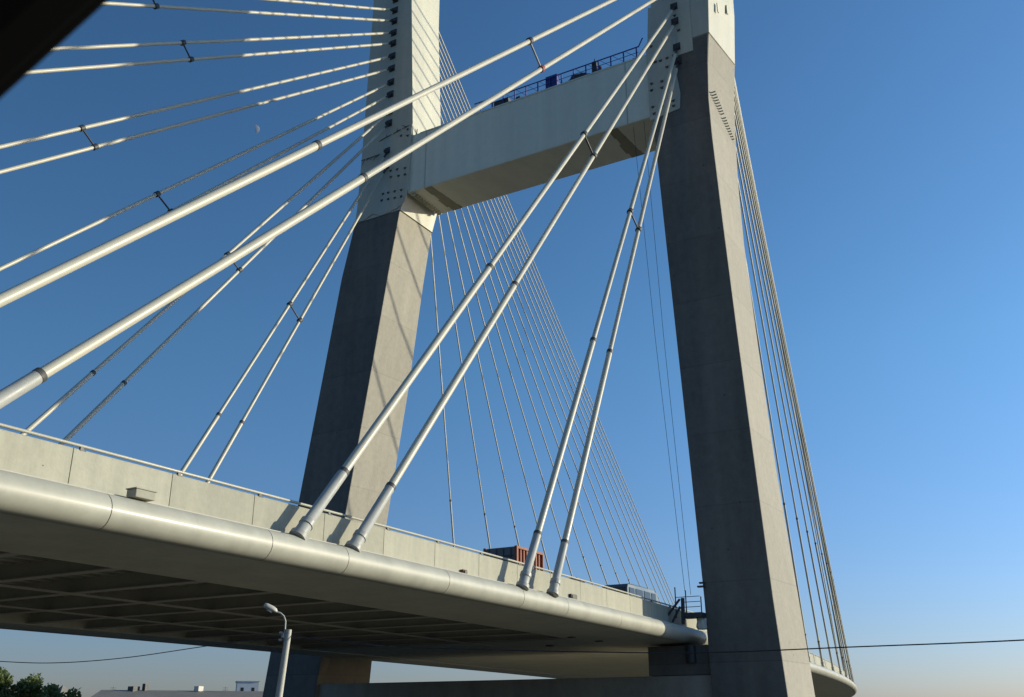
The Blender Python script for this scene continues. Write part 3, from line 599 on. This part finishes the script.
MB().add([(110, 151, GZ + 5.6), (114.4, 151, GZ + 5.6), (114.4, 155.4, GZ + 5.6), (110, 155.4, GZ + 5.6), (112.2, 153.2, GZ + 8.4)], [(0, 1, 4), (1, 2, 4), (2, 3, 4), (3, 0, 4), (3, 2, 1, 0)]).build('pointed_roof', 'roof', sp)
sh = empty('arched_shed', (66, 88, GZ), 'shed with a low rounded pale sheet roof beside the trees at lower left', 'shed')
uu = Vector((.70, -.66, 0)).normalized(); vv = Vector((.66, .70, 0)); c0 = Vector((65.5, 93.5, 0)) ; rg = []
for dd in (0, 20):
    rg.append([c0 + uu * (-6.5) + vv * dd + Vector((0, 0, GZ))] + [c0 + uu * (-6.5 + 13 * k / 14) + vv * dd + Vector((0, 0, GZ + 3.2 + 1.95 * math.sin(math.pi * k / 14) ** .7)) for k in range(15)] + [c0 + uu * 6.5 + vv * dd + Vector((0, 0, GZ))])
MB().rings(rg).build('shed_shell', 'shed', sh)
b = MB(); e0 = c0 - vv * .03; b.hexa([e0 + uu * x + Vector((0, 0, GZ + z)) - vv * k for k in (.0, .04) for x, z in ((-1.5, 0.02), (1.5, .02), (1.5, 2.8), (-1.5, 2.8))]); b.build('door', 'dark', sh)
building('tower_block', (295.5, 298.0, GZ), (301.5, 292.4, GZ), 14, 17.3, 'pale blue white tower block far off beside the foot of the far leg', 0, 'paleb', 'paleb', 'tower block')

# ------------------------------------------------------------------ daytime moon: the sunlit half of a sphere far away, seen through the air
mdir = Vector((0.57, 0.62, 0.53)).normalized(); mc = mdir * 9000; mr = 40
mm = bpy.data.materials.new('moon'); mm.use_nodes = True; n = mm.node_tree.nodes; l = mm.node_tree.links; n.clear()
o_ = n.new('ShaderNodeOutputMaterial'); df = n.new('ShaderNodeBsdfDiffuse'); tp = n.new('ShaderNodeBsdfTransparent'); mx = n.new('ShaderNodeMixShader'); ns = n.new('ShaderNodeTexNoise'); ns.inputs['Scale'].default_value = .03
tc = n.new('ShaderNodeTexCoord'); l.new(tc.outputs['Object'], ns.inputs['Vector']); cr = n.new('ShaderNodeMapRange'); l.new(ns.outputs['Fac'], cr.inputs[0]); cr.inputs[3].default_value = .2; cr.inputs[4].default_value = .6
l.new(cr.outputs[0], df.inputs['Color']); mx.inputs[0].default_value = .32; l.new(tp.outputs[0], mx.inputs[1]); l.new(df.outputs[0], mx.inputs[2]); l.new(mx.outputs[0], o_.inputs[0])
q = SUN.to_track_quat('Z', 'Y'); rg = []
for i in range(1, 9):
    th = math.pi / 2 * i / 8; rg.append([q @ Vector((mr * math.sin(th) * math.cos(2 * math.pi * k / 24), mr * math.sin(th) * math.sin(2 * math.pi * k / 24), mr * math.cos(th))) + mc for k in range(24)])
mo = MB().rings(rg, False, True); mo.add(rg[0], [tuple(range(24))], True)
tag(mo.build('moon', mm, None, 0, mc), 'faint white half moon in the blue sky between the cables', 'moon')

# ------------------------------------------------------------------ the dark window pillar of the vehicle the view is taken from
wpil = empty('window_pillar', (.24, .43, .36), 'black slanted window pillar of the vehicle, very close, upper left corner', 'window pillar')
pa, pb = Vector((.262, .405, .372)), Vector((.236, .462, .298)); pd = (pb - pa).normalized()
view = ((pa + pb) / 2).normalized(); pn = pd.cross(view).normalized()
if pn.z < 0: pn = -pn
if pn.dot(Vector((0, 0, 1))) < 0: pn = -pn
mid = (pa + pb) / 2
sec = [(.0, .0), (.004, .012), (.02, .03), (.10, .035), (.10, -.03), (.02, -.022), (.004, -.010)]
MB().rings([[mid + pd * t + pn * a + view * b for a, b in sec] for t in (-.45, -.15, .15, .45)]).build('pillar_trim', 'trim', wpil)
MB().tube([mid + pd * t + pn * .004 for t in (-.45, 0, .45)], .006, 8).build('rubber_seal', 'trim', wpil)
